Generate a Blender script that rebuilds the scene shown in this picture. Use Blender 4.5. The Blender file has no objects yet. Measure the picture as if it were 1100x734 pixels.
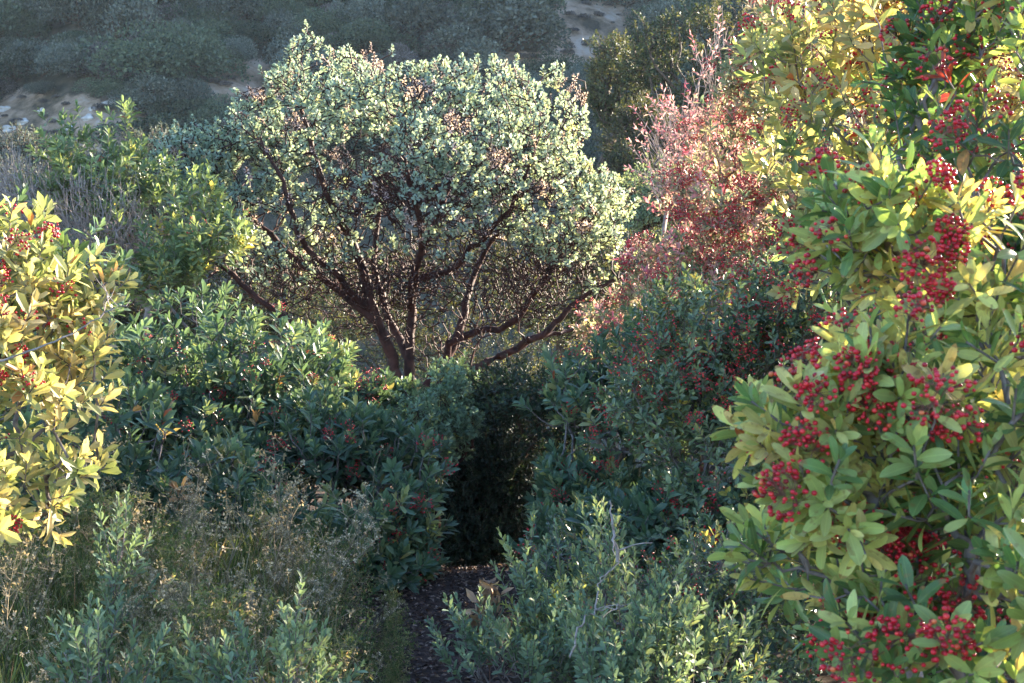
import bpy, math, random
import numpy as np
from math import radians as R
rng = np.random.default_rng(7)
random.seed(7)
sc = bpy.context.scene
COL = sc.collection
W0, H0, F = 1100.0, 734.0, 1528.0
CAM = np.array([0.0, 0.0, 1.6]); PITCH = R(4)
FW = np.array([0, math.cos(PITCH), -math.sin(PITCH)]); UP = np.array([0, math.sin(PITCH), math.cos(PITCH)]); RT = np.array([1.0, 0, 0])
SUN_AZ, SUN_EL = R(50), R(17)

def at(px, py, d):
    return CAM + d*(FW + RT*((px-550)/F) + UP*((367-py)/F))
def px_of(p):
    q = np.asarray(p)-CAM; z = q@FW
    return 550+F*(q@RT)/z, 367-F*(q@UP)/z
def nrm(v):
    return v/np.maximum(np.linalg.norm(v, axis=-1, keepdims=True), 1e-9)

# ---------------------------------------------------------------- materials
def newmat(name):
    m = bpy.data.materials.new(name); m.use_nodes = True
    nt = m.node_tree; nt.nodes.clear()
    return m, nt, nt.nodes.new, nt.links.new
def math_node(nt, op, a, b=None, c=None):
    n = nt.nodes.new('ShaderNodeMath'); n.operation = op
    for i, v in enumerate((a, b, c)):
        if v is None: continue
        if isinstance(v, (int, float)): n.inputs[i].default_value = v
        else: nt.links.new(v, n.inputs[i])
    return n.outputs[0]
def ramp_node(nt, fac, stops, interp='LINEAR'):
    r = nt.nodes.new('ShaderNodeValToRGB'); r.color_ramp.interpolation = interp
    e = r.color_ramp.elements
    while len(e) < len(stops): e.new(0.5)
    for el, (p, c) in zip(e, stops): el.position = p; el.color = (*c, 1)
    nt.links.new(fac, r.inputs[0])
    return r.outputs[0]
def leaf_mat(name, stops, trans=0.42, rough=0.42, spec=0.4, tgain=(1.4, 1.35, 0.7), rib=False, under=None, objvar=False):
    stops = [(p, (c[0]*1.02, c[1]*.98, c[2]*1.02)) for p, c in stops]
    m, nt, N, L = newmat(name)
    at_ = N('ShaderNodeAttribute'); at_.attribute_name = 'lf'
    sp = N('ShaderNodeSeparateXYZ'); L(at_.outputs['Vector'], sp.inputs[0])
    g = N('ShaderNodeNewGeometry')
    col = ramp_node(nt, sp.outputs[2], stops)
    v = math_node(nt, 'MULTIPLY_ADD', g.outputs['Random Per Island'], 0.6, 0.7)
    if objvar:
        oi = N('ShaderNodeObjectInfo')
        v2 = math_node(nt, 'MULTIPLY_ADD', oi.outputs['Random'], 0.7, 0.65)
        v = math_node(nt, 'MULTIPLY', v, v2)
    mul = N('ShaderNodeVectorMath'); mul.operation = 'SCALE'; L(col, mul.inputs[0]); L(v, mul.inputs['Scale'])
    c = mul.outputs[0]
    if under:
        mx = N('ShaderNodeMix'); mx.data_type = 'RGBA'
        L(g.outputs['Backfacing'], mx.inputs[0]); L(c, mx.inputs[6])
        um = N('ShaderNodeVectorMath'); um.operation = 'MULTIPLY'; L(c, um.inputs[0]); um.inputs[1].default_value = under
        L(um.outputs[0], mx.inputs[7]); c = mx.outputs[2]
    if rib:
        ax = math_node(nt, 'ABSOLUTE', sp.outputs[0])
        rb = math_node(nt, 'LESS_THAN', ax, 0.035)
        # side veins as slanted stripes
        yy = math_node(nt, 'MULTIPLY_ADD', ax, -0.55, sp.outputs[1])
        fr = math_node(nt, 'FRACT', math_node(nt, 'MULTIPLY', yy, 9.0))
        vn = math_node(nt, 'MULTIPLY', math_node(nt, 'LESS_THAN', fr, 0.14), 0.3)
        f = math_node(nt, 'MAXIMUM', math_node(nt, 'MULTIPLY', rb, 0.75), vn)
        # blemishes
        tc = N('ShaderNodeTexCoord'); nz = N('ShaderNodeTexNoise'); nz.inputs['Scale'].default_value = 70
        L(tc.outputs['Object'], nz.inputs['Vector'])
        mr = N('ShaderNodeMapRange'); mr.inputs[1].default_value = 0.6; mr.inputs[2].default_value = 0.66
        L(nz.outputs[0], mr.inputs[0])
        mb = N('ShaderNodeMix'); mb.data_type = 'RGBA'; L(math_node(nt, 'MULTIPLY', mr.outputs[0], .55), mb.inputs[0]); L(c, mb.inputs[6]); mb.inputs[7].default_value = (.22, .13, .04, 1)
        c = mb.outputs[2]
        # browned tips on about a third of the leaves
        tip = math_node(nt, 'MULTIPLY', math_node(nt, 'GREATER_THAN', math_node(nt, 'ADD', sp.outputs[1], math_node(nt, 'MULTIPLY', nz.outputs[0], .3)), 1.07), math_node(nt, 'GREATER_THAN', g.outputs['Random Per Island'], .6))
        mt = N('ShaderNodeMix'); mt.data_type = 'RGBA'; L(math_node(nt, 'MULTIPLY', tip, .8), mt.inputs[0]); L(c, mt.inputs[6]); mt.inputs[7].default_value = (.26, .13, .05, 1); c = mt.outputs[2]
        n5 = N('ShaderNodeTexNoise'); n5.inputs['Scale'].default_value = 28; n5.inputs['Detail'].default_value = 3; L(tc.outputs['Object'], n5.inputs['Vector'])
        hv_ = N('ShaderNodeHueSaturation'); L(c, hv_.inputs['Color']); L(math_node(nt, 'MULTIPLY_ADD', n5.outputs[0], .9, .55), hv_.inputs['Value']); L(math_node(nt, 'MULTIPLY_ADD', n5.outputs[0], .07, .465), hv_.inputs['Hue']); c = hv_.outputs[0]
        mx = N('ShaderNodeMix'); mx.data_type = 'RGBA'; mx.blend_type = 'ADD'
        L(f, mx.inputs[0]); L(c, mx.inputs[6]); mx.inputs[7].default_value = (.09, .1, .03, 1)
        c = mx.outputs[2]
    p = N('ShaderNodeBsdfPrincipled'); L(c, p.inputs['Base Color'])
    p.inputs['Roughness'].default_value = rough; p.inputs['Specular IOR Level'].default_value = spec
    t = N('ShaderNodeBsdfTranslucent')
    tm = N('ShaderNodeVectorMath'); tm.operation = 'MULTIPLY'; L(c, tm.inputs[0]); tm.inputs[1].default_value = tgain
    L(tm.outputs[0], t.inputs[0])
    ms = N('ShaderNodeMixShader'); ms.inputs[0].default_value = trans
    L(p.outputs[0], ms.inputs[1]); L(t.outputs[0], ms.inputs[2])
    o = N('ShaderNodeOutputMaterial'); L(ms.outputs[0], o.inputs[0])
    return m
def solid_mat(name, c1, c2, scale=20, rough=0.7, spec=0.3, detail=4, bump=0.0, lo=.35, hi=.65, c3=None, scale3=3):
    m, nt, N, L = newmat(name)
    tc = N('ShaderNodeTexCoord'); nz = N('ShaderNodeTexNoise'); nz.inputs['Scale'].default_value = scale; nz.inputs['Detail'].default_value = detail
    L(tc.outputs['Object'], nz.inputs['Vector'])
    c = ramp_node(nt, nz.outputs[0], [(lo, c1), (hi, c2)])
    if c3:
        n3 = N('ShaderNodeTexNoise'); n3.inputs['Scale'].default_value = scale3; n3.inputs['Detail'].default_value = 5
        L(tc.outputs['Object'], n3.inputs['Vector'])
        mr = N('ShaderNodeMapRange'); mr.inputs[1].default_value = .48; mr.inputs[2].default_value = .6; L(n3.outputs[0], mr.inputs[0])
        mx = N('ShaderNodeMix'); mx.data_type = 'RGBA'; L(mr.outputs[0], mx.inputs[0]); L(c, mx.inputs[6]); mx.inputs[7].default_value = (*c3, 1)
        c = mx.outputs[2]
    p = N('ShaderNodeBsdfPrincipled'); L(c, p.inputs['Base Color'])
    p.inputs['Roughness'].default_value = rough; p.inputs['Specular IOR Level'].default_value = spec
    if bump:
        b = N('ShaderNodeBump'); b.inputs['Strength'].default_value = bump; b.inputs['Distance'].default_value = .05
        L(nz.outputs[0], b.inputs['Height']); L(b.outputs[0], p.inputs['Normal'])
    o = N('ShaderNodeOutputMaterial'); L(p.outputs[0], o.inputs[0])
    return m

M = {}
# ramps: 0 = ordinary leaf ... 0.8+ = yellowing, 1 = red / dead leaf
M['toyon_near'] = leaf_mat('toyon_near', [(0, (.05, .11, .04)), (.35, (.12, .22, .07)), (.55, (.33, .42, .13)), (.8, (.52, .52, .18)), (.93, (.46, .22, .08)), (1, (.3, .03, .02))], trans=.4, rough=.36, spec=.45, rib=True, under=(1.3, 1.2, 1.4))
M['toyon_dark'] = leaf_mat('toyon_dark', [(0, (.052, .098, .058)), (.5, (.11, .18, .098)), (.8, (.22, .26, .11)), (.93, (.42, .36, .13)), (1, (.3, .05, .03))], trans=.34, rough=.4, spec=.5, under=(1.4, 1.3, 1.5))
M['toyon_gold'] = leaf_mat('toyon_gold', [(0, (.11, .18, .07)), (.5, (.36, .37, .17)), (.85, (.6, .48, .25)), (.96, (.5, .22, .08)), (1, (.3, .04, .02))], trans=.45, rough=.4, under=(1.2, 1.2, 1.3))
M['toyon_red'] = leaf_mat('toyon_red', [(0, (.12, .18, .09)), (.4, (.34, .36, .17)), (.7, (.6, .45, .34)), (.9, (.66, .34, .32)), (1, (.55, .12, .17))], trans=.46, rough=.4, tgain=(1.25, 1.15, 1.05))
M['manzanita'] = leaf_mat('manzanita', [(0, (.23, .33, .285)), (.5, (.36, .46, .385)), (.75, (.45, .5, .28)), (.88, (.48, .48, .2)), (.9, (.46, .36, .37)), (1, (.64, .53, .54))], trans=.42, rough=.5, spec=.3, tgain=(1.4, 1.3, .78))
M['holly'] = leaf_mat('holly', [(0, (.05, .085, .05)), (.5, (.1, .155, .085)), (.9, (.19, .24, .11)), (1, (.45, .36, .07))], trans=.3, rough=.35, spec=.5)
M['sage'] = leaf_mat('sage', [(0, (.125, .19, .125)), (.5, (.2, .28, .175)), (.9, (.32, .36, .18)), (1, (.5, .48, .12))], trans=.35, rough=.55, spec=.25)
M['laurel'] = leaf_mat('laurel', [(0, (.12, .18, .09)), (.5, (.2, .27, .13)), (.85, (.32, .35, .13)), (1, (.5, .42, .12))], trans=.4, rough=.4)
M['oak'] = leaf_mat('oak', [(0, (.04, .065, .03)), (.5, (.075, .1, .045)), (1, (.16, .16, .07))], trans=.3, rough=.5, spec=.3, tgain=(1.5, 1.3, .6), objvar=True)
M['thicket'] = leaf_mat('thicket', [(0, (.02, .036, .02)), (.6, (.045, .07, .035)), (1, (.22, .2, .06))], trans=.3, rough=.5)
M['scrub_green'] = leaf_mat('scrub_green', [(0, (.04, .062, .042)), (.6, (.08, .11, .07)), (1, (.15, .18, .1))], trans=.2, rough=.6, spec=.2, objvar=True)
M['scrub_grey'] = leaf_mat('scrub_grey', [(0, (.06, .08, .07)), (.6, (.12, .145, .12)), (1, (.21, .22, .17))], trans=.2, rough=.6, spec=.2, objvar=True)
M['scrub_mauve'] = leaf_mat('scrub_mauve', [(0, (.08, .075, .075)), (.6, (.155, .145, .14)), (1, (.25, .22, .2))], trans=.15, rough=.7, spec=.2, objvar=True)
M['dead_leaf'] = leaf_mat('dead_leaf', [(0, (.2, .13, .08)), (.5, (.36, .22, .13)), (1, (.5, .36, .27))], trans=.25, rough=.6, spec=.2)
M['litter'] = leaf_mat('litter', [(0, (.04, .022, .017)), (.55, (.12, .07, .05)), (1, (.36, .26, .2))], trans=.1, rough=.6, spec=.25)
M['dry'] = leaf_mat('dry', [(0, (.16, .14, .08)), (.5, (.36, .31, .19)), (1, (.6, .54, .42))], trans=.45, rough=.6, spec=.2, tgain=(1.3, 1.15, .8))
M['weed'] = leaf_mat('weed', [(0, (.04, .085, .035)), (.55, (.13, .17, .06)), (.85, (.3, .29, .14)), (1, (.34, .2, .13))], trans=.4, rough=.55, spec=.2)
M['bark_red'] = solid_mat('bark_red', (.03, .014, .013), (.085, .036, .03), 14, .65, .2)
M['bark_grey'] = solid_mat('bark_grey', (.1, .08, .078), (.26, .215, .21), 30, .8, .2)
M['bark_brown'] = solid_mat('bark_brown', (.05, .034, .025), (.13, .09, .065), 30, .75, .2)
M['twig_pale'] = solid_mat('twig_pale', (.22, .18, .17), (.38, .32, .3), 30, .8, .2)
M['twig_red'] = solid_mat('twig_red', (.12, .05, .04), (.26, .14, .1), 30, .6, .3)
M['dry_stem'] = solid_mat('dry_stem', (.14, .11, .07), (.36, .29, .2), 30, .8, .2)
M['green_stem'] = solid_mat('green_stem', (.1, .13, .05), (.22, .24, .1), 30, .7, .2)
def berry_mat():
    m, nt, N, L = newmat('berry'); g = N('ShaderNodeNewGeometry')
    c = ramp_node(nt, g.outputs['Random Per Island'], [(0, (.2, .004, .012)), (.25, (.42, .006, .018)), (.75, (.62, .015, .035)), (.95, (.68, .04, .035)), (1, (.6, .16, .05))])
    p = N('ShaderNodeBsdfPrincipled'); L(c, p.inputs['Base Color']); p.inputs['Roughness'].default_value = .3; p.inputs['Specular IOR Level'].default_value = .45
    o = N('ShaderNodeOutputMaterial'); L(p.outputs[0], o.inputs[0]); return m
M['berry'] = berry_mat()
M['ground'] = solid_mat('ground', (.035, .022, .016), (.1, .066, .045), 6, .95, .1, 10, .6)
M['trail'] = solid_mat('trail', (.03, .017, .014), (.085, .052, .042), 25, .9, .15, 8, .8)
M['hill'] = solid_mat('hill', (.14, .1, .075), (.42, .3, .22), .45, .95, .1, 12, .8, .38, .62, c3=(.13, .11, .085), scale3=.13)
def hill_material():
    m, nt, N, L = newmat('hill'); at_ = N('ShaderNodeAttribute'); at_.attribute_name = 'bare'
    tc = N('ShaderNodeTexCoord'); nz = N('ShaderNodeTexNoise'); nz.inputs['Scale'].default_value = .55; nz.inputs['Detail'].default_value = 12; nz.inputs['Roughness'].default_value = .65
    L(tc.outputs['Object'], nz.inputs['Vector'])
    c1 = ramp_node(nt, nz.outputs[0], [(.36, (.07, .06, .045)), (.45, (.2, .145, .1)), (.55, (.36, .26, .19)), (.66, (.46, .38, .32))])
    n2 = N('ShaderNodeTexNoise'); n2.inputs['Scale'].default_value = 1.2; n2.inputs['Detail'].default_value = 8; L(tc.outputs['Object'], n2.inputs['Vector'])
    c2 = ramp_node(nt, n2.outputs[0], [(.35, (.035, .036, .025)), (.7, (.12, .1, .075))])
    f = math_node(nt, 'ADD', at_.outputs['Fac'], math_node(nt, 'MULTIPLY_ADD', nz.outputs[0], 1.6, -.8))
    mr = N('ShaderNodeMapRange'); mr.inputs[1].default_value = .4; mr.inputs[2].default_value = .6; L(f, mr.inputs[0])
    mx = N('ShaderNodeMix'); mx.data_type = 'RGBA'; L(mr.outputs[0], mx.inputs[0]); L(c2, mx.inputs[6]); L(c1, mx.inputs[7])
    p = N('ShaderNodeBsdfPrincipled'); L(mx.outputs[2], p.inputs['Base Color']); p.inputs['Roughness'].default_value = .95; p.inputs['Specular IOR Level'].default_value = .1
    b = N('ShaderNodeBump'); b.inputs['Strength'].default_value = .9; b.inputs['Distance'].default_value = .5; L(nz.outputs[0], b.inputs['Height']); L(b.outputs[0], p.inputs['Normal'])
    o = N('ShaderNodeOutputMaterial'); L(p.outputs[0], o.inputs[0]); return m
M['hill'] = hill_material()
M['rock'] = solid_mat('rock', (.3, .28, .27), (.55, .52, .5), 3, .9, .2, 8, .5)

# ---------------------------------------------------------------- mesh accumulation
def leaf_template(rows, prof):
    if rows == 0:
        v = np.array([[0, 0], [-.5, .5], [0, 1], [.5, .5]]); f = [(0, 3, 2, 1)]
        # folded rhomb as two tris
        return v, [(0, 2, 1), (0, 3, 2)]
    v = [[0, 0]]; f = []
    for i, (y, w) in enumerate(prof):
        v += [[-w/2, y], [0, y], [w/2, y]]
    v.append([0, 1]); n = len(prof)
    f += [(0, 2, 1), (0, 3, 2)]
    for i in range(n-1):
        a = 1+3*i; b = a+3
        f += [(a, a+1, b+1, b), (a+1, a+2, b+2, b+1)]
    a = 1+3*(n-1); t = len(v)-1
    f += [(a, a+1, t), (a+1, a+2, t)]
    return np.array(v, float), f
LOD = {
 'hi': leaf_template(1, [(.07, .14), (.2, .5), (.38, .85), (.56, 1.0), (.74, .95), (.9, .6), (.97, .28)]),
 'mid': leaf_template(1, [(.3, .75), (.75, .95)]),
 'lo': leaf_template(0, None),
 'round': leaf_template(1, [(.3, .9), (.72, .85)]),
}
def ico(sub):
    t = (1+5**.5)/2
    v = [(-1,t,0),(1,t,0),(-1,-t,0),(1,-t,0),(0,-1,t),(0,1,t),(0,-1,-t),(0,1,-t),(t,0,-1),(t,0,1),(-t,0,-1),(-t,0,1)]
    f = [(0,11,5),(0,5,1),(0,1,7),(0,7,10),(0,10,11),(1,5,9),(5,11,4),(11,10,2),(10,7,6),(7,1,8),(3,9,4),(3,4,2),(3,2,6),(3,6,8),(3,8,9),(4,9,5),(2,4,11),(6,2,10),(8,6,7),(9,8,1)]
    v = [np.array(x)/np.linalg.norm(x) for x in v]
    for _ in range(sub):
        c = {}; nf = []
        def mid(a, b):
            k = (min(a, b), max(a, b))
            if k not in c:
                m = v[a]+v[b]; v.append(m/np.linalg.norm(m)); c[k] = len(v)-1
            return c[k]
        for a, b, d in f:
            x, y, z = mid(a, b), mid(b, d), mid(d, a); nf += [(a, x, z), (b, y, x), (d, z, y), (x, y, z)]
        f = nf
    return np.array(v), f
ICO = {0: ico(0), 1: ico(1), 2: ico(2)}

class Acc:
    def __init__(s): s.v = []; s.l = []; s.t = []; s.m = []; s.a = []; s.n = 0; s.mats = []; s.sm = []
    def mi(s, mat):
        if mat not in s.mats: s.mats.append(mat)
        return s.mats.index(mat)
    def inst(s, V, faces, mat, attr=None, smooth=False):   # V (M, nv, 3)
        Mn, nv, _ = V.shape
        if Mn == 0: return
        tl = np.array([i for f in faces for i in f]); tt = np.array([len(f) for f in faces])
        off = s.n+np.arange(Mn)*nv
        s.v.append(V.reshape(-1, 3)); s.l.append((tl[None]+off[:, None]).ravel()); s.t.append(np.tile(tt, Mn))
        s.m.append(np.full(Mn*len(tt), s.mi(mat))); s.sm.append(np.full(Mn*len(tt), smooth))
        s.a.append(np.zeros((Mn*nv, 3)) if attr is None else attr.reshape(-1, 3)); s.n += Mn*nv
    def build(s, name, parent=None, origin=None):
        if s.n == 0: return None
        me = bpy.data.meshes.new(name)
        V = np.concatenate(s.v).astype(np.float32)
        if origin is not None: V = V-np.asarray(origin, np.float32)
        l = np.concatenate(s.l).astype(np.int32); t = np.concatenate(s.t).astype(np.int32)
        me.vertices.add(len(V)); me.vertices.foreach_set('co', V.ravel())
        me.loops.add(len(l)); me.loops.foreach_set('vertex_index', l)
        me.polygons.add(len(t)); st = np.concatenate([[0], np.cumsum(t)[:-1]]).astype(np.int32)
        me.polygons.foreach_set('loop_start', st); me.polygons.foreach_set('loop_total', t)
        me.polygons.foreach_set('material_index', np.concatenate(s.m).astype(np.int32))
        me.polygons.foreach_set('use_smooth', np.concatenate(s.sm).astype(bool))
        A = me.attributes.new('lf', 'FLOAT_VECTOR', 'POINT'); A.data.foreach_set('vector', np.concatenate(s.a).astype(np.float32).ravel())
        for m in s.mats: me.materials.append(M[m])
        me.update(calc_edges=True)
        o = bpy.data.objects.new(name, me); COL.objects.link(o)
        if parent is not None:
            o.parent = parent
        elif origin is not None: o.location = origin
        return o

def put_leaves(acc, pos, d, n, L, Wd, k, mat, lod='mid', bend=.25, fold=.3, smooth=True):
    Mn = len(pos)
    if Mn == 0: return
    t, f = LOD[lod]
    d = nrm(d); n = nrm(n-(n*d).sum(1, keepdims=True)*d); s_ = np.cross(d, n)
    L = np.broadcast_to(L, (Mn,)); Wd = np.broadcast_to(Wd, (Mn,)); k = np.broadcast_to(k, (Mn,))
    bd = bend*(rng.random(Mn)*1.6-.3); fd = fold*(.5+rng.random(Mn)); tw = rng.normal(0, .15, Mn)
    x = t[:, 0][None]; y = t[:, 1][None]
    xx = x*Wd[:, None]; yy = y*L[:, None]
    zz = fd[:, None]*np.abs(xx)-bd[:, None]*(y**2)*L[:, None]+tw[:, None]*xx*y
    V = pos[:, None]+s_[:, None]*xx[..., None]+d[:, None]*yy[..., None]+n[:, None]*zz[..., None]
    a = np.stack([np.broadcast_to(x, xx.shape), np.broadcast_to(y, xx.shape), np.broadcast_to(k[:, None], xx.shape)], -1)
    acc.inst(V, f, mat, a, smooth and lod == 'hi')

def kvals(n, kmix):
    """kmix: list of (weight, lo, hi)"""
    w = np.array([m[0] for m in kmix], float); w /= w.sum()
    c = rng.choice(len(kmix), n, p=w); lo = np.array([m[1] for m in kmix])[c]; hi = np.array([m[2] for m in kmix])[c]
    return lo+(hi-lo)*rng.random(n)

def rosettes(acc, tip, d, n, L, Wr, span, mat, lod, kmix, a0=25, a1=75, bend=.25, fold=.3, kshift=None, jit=.2):
    """leaves set spirally along the last `span` metres of each shoot"""
    T = len(tip)
    if T == 0: return
    ph = rng.random(T)*6.28
    u = nrm(np.cross(d, rng.normal(size=(T, 3)))); v = np.cross(d, u)
    P_, D_, N_, L_, K_ = [], [], [], [], []
    kt = kvals(T, kmix)
    for i in range(n):
        f = i/max(1, n-1)
        a = R(a0)+(R(a1)-R(a0))*f+rng.normal(0, jit, T)
        p = ph+2.4*i+rng.normal(0, .25, T)
        rad = u*np.cos(p)[:, None]+v*np.sin(p)[:, None]
        dl = d*np.cos(a)[:, None]+rad*np.sin(a)[:, None]
        nn = d*np.sin(a)[:, None]-rad*np.cos(a)[:, None]+rng.normal(0, .2, (T, 3))
        P_.append(tip-d*(span*f)[:, None] if isinstance(span, np.ndarray) else tip-d*span*f); D_.append(dl); N_.append(nn)
        L_.append(L*(.55+.45*min(1, f*2+.3))*(.75+.5*rng.random(T)))
        k = np.where(rng.random(T) < .72, np.where(kt < .86, np.minimum(kt+rng.normal(0, .06, T), .86), kt), kvals(T, kmix))
        if kshift is not None: k = np.where(k < .86, np.clip(k+kshift, 0, .84), k)
        K_.append(np.clip(k, 0, 1))
    P_, D_, N_, L_, K_ = map(np.concatenate, (P_, D_, N_, L_, K_))
    put_leaves(acc, P_, D_, N_, L_, L_*Wr*(.85+.3*rng.random(len(L_))), K_, mat, lod, bend, fold)

def tubes(acc, P, par, rad, mask, mat, K=4, heavy=None, smooth=True):
    """P nodes, par parents (-1 root), rad radii; an edge for every child in mask"""
    ch = np.where(mask & (par >= 0))[0]
    if len(ch) == 0: return
    N = len(P)
    if heavy is None: heavy = heavy_child(P, par, rad)
    tan = np.zeros_like(P)
    hp = par >= 0
    tan[hp] += nrm(P[hp]-P[par[hp]])
    hh = heavy >= 0
    tan[hh] += nrm(P[heavy[hh]]-P[hh])
    tan = nrm(tan)
    ed = nrm(P[ch]-P[par[ch]])
    ish = heavy[par[ch]] == ch
    t0 = np.where(ish[:, None], tan[par[ch]], ed); r0 = np.where(ish, rad[par[ch]], rad[ch]*1.15)
    t1 = tan[ch]; r1 = rad[ch]
    ref = np.array([.91, .13, .39])
    def ring(c, t, r):
        a = nrm(np.cross(t, ref)); b = np.cross(t, a)
        th = np.arange(K)*2*np.pi/K
        return c[:, None]+r[:, None, None]*(a[:, None]*np.cos(th)[None, :, None]+b[:, None]*np.sin(th)[None, :, None])
    V = np.concatenate([ring(P[par[ch]], t0, r0), ring(P[ch], t1, r1)], 1)
    acc.inst(V, [(i, (i+1) % K, K+(i+1) % K, K+i) for i in range(K)], mat, None, smooth)
def heavy_child(P, par, rad):
    heavy = np.full(len(P), -1)
    order = np.argsort(rad)
    ok = par[order] >= 0
    heavy[par[order][ok]] = order[ok]   # last write = largest radius
    return heavy

def mst(pts, seedP, seedpar, seedpath, bf=.5, maxr=None):
    S = len(seedP); N = len(pts)
    P = np.concatenate([seedP, pts]); par = np.concatenate([seedpar, np.full(N, -1)]); path = np.concatenate([seedpath, np.zeros(N)])
    D = np.linalg.norm(pts[:, None]-seedP[None], axis=2)+bf*seedpath[None]
    bp = D.argmin(1); bc = D.min(1)
    done = np.zeros(N, bool); order = []
    for _ in range(N):
        i = int(np.argmin(bc)); par[S+i] = bp[i]
        dd = np.linalg.norm(P[S+i]-P[bp[i]]); path[S+i] = path[bp[i]]+dd
        done[i] = True; bc[i] = np.inf; order.append(S+i)
        c = np.sqrt(((pts-pts[i])**2).sum(1))+bf*path[S+i]
        up = (~done) & (c < bc); bc[up] = c[up]; bp[up] = S+i
    return P, par, order

def subdivide(P, par, first, amp, nsub=1):
    """insert wiggling mid nodes in every edge whose child index >= first"""
    ch = np.where((np.arange(len(P)) >= first) & (par >= 0))[0]
    e = P[ch]-P[par[ch]]; ln = np.linalg.norm(e, axis=1, keepdims=True)
    mid = (P[ch]+P[par[ch]])/2+rng.normal(size=e.shape)*ln*amp
    n0 = len(P); P2 = np.concatenate([P, mid]); par2 = np.concatenate([par, par[ch]])
    par2[ch] = n0+np.arange(len(ch))
    return P2, par2

def radii(P, par, tipr, e=2.3, rmax=.1):
    N = len(P); depth = np.zeros(N, int)
    # order by depth
    cur = par.copy(); d = (cur >= 0).astype(int)
    while (cur >= 0).any():
        nx = np.where(cur >= 0, par[np.maximum(cur, 0)], -1); cur = nx; d += (cur >= 0)
    r = np.zeros(N); order = np.argsort(-d, kind='stable'); 
    for i in order:
        if r[i] == 0: r[i] = tipr**e
        if par[i] >= 0: r[par[i]] += r[i]
    return np.minimum(r**(1/e), rmax)

def spline(pts, n):
    pts = np.asarray(pts, float); m = len(pts); out = []
    ext = np.concatenate([[2*pts[0]-pts[1]], pts, [2*pts[-1]-pts[-2]]])
    for i in range(m-1):
        p0, p1, p2, p3 = ext[i:i+4]
        for t in np.arange(n)/n:
            out.append(.5*((2*p1)+(-p0+p2)*t+(2*p0-5*p1+4*p2-p3)*t*t+(-p0+3*p1-3*p2+p3)*t**3))
    out.append(pts[-1]); return np.array(out)

def lobe_points(lobes, n, inner=.35, power=.5, clump=1.3):
    """lobes: (px,py,d,rx_px,ry_px,rd_m[,weight]) -> points, outward dirs"""
    cs = np.array([at(l[0], l[1], l[2]) for l in lobes]); rs = np.array([[l[3]*l[2]/F, l[5], l[4]*l[2]/F] for l in lobes])
    w = np.array([(l[6] if len(l) > 6 else 1)*l[3]*l[4] for l in lobes]); w = w/w.sum()
    n_, n = n, int(n*1.9)
    i = rng.choice(len(lobes), n, p=w)
    d = nrm(rng.normal(size=(n, 3))); rr = inner+(1-inner)*rng.random(n)**power
    # uneven outline: radius modulated by a few random directions
    ph = rng.random((len(lobes), 3))*6.28
    mod = 1+.2*np.sin(5*d[:, 0]+ph[i, 0])*np.sin(4*d[:, 2]+ph[i, 1])+.08*np.sin(9*d[:, 1]+11*d[:, 2]+ph[i, 2])
    mod = mod*(1+.22*(rng.random(n) < .07)*rng.random(n))
    p = cs[i]+d*(rr*mod)[:, None]*rs[i]
    # leafy clumps and gaps: keep the points where a smooth random field is high
    sz = rs[i].mean(1).mean()*.42; A = rng.normal(size=(6, 3))/sz; fz = np.sin(p@A.T+rng.random(6)*6.28).sum(1)
    kp = np.argsort(-(fz+rng.normal(0, clump, n)))[:n_]
    return p[kp], nrm(d*rs[i])[kp], i[kp]

def ground_z(x, y):
    x = np.asarray(x, float); y = np.asarray(y, float)
    t = np.clip((y-15)/35, 0, 1); z = -6.5*t*t*(3-2*t)
    s = np.clip((np.abs(x+.22)-.3)/1.2, 0, 1); z = z+.13*s*s*(3-2*s)
    u = np.clip((y-6.2)/6, 0, 1); z = z-1.5*u*u*(3-2*u)
    z = z+.03*np.sin(x*2.3+1)*np.sin(y*1.9)+.25*np.sin(x*.21)*np.sin(y*.17+1)*np.clip((y-10)/10, 0, 1)
    return z
def hill_z(x, y):
    x = np.asarray(x, float); y = np.asarray(y, float)
    t = np.clip(y-52, 0, 48)
    z = -8.05+.76*t+np.where(y > 100, (y-100)*.1, 0)
    f = np.clip((y-50)/8, 0, 1)
    z = z+f*(1.1*np.sin(x*.13+.6+y*.04)+.7*np.sin(x*.31+y*.11)+.35*np.sin(x*.83+1.7*np.sin(y*.35))+.25*np.sin(y*.9+x*.5))
    return z

def root(name, loc, label, cat, group=None, kind=None):
    o = bpy.data.objects.new(name, None); COL.objects.link(o); o.location = [float(q) for q in loc]; o.empty_display_size = .2
    o['label'] = label; o['category'] = cat
    if group: o['group'] = group
    if kind: o['kind'] = kind
    return o
def tag(o, label, cat=None, group=None, kind=None):
    o['label'] = label
    if cat: o['category'] = cat
    if group: o['group'] = group
    if kind: o['kind'] = kind

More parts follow.
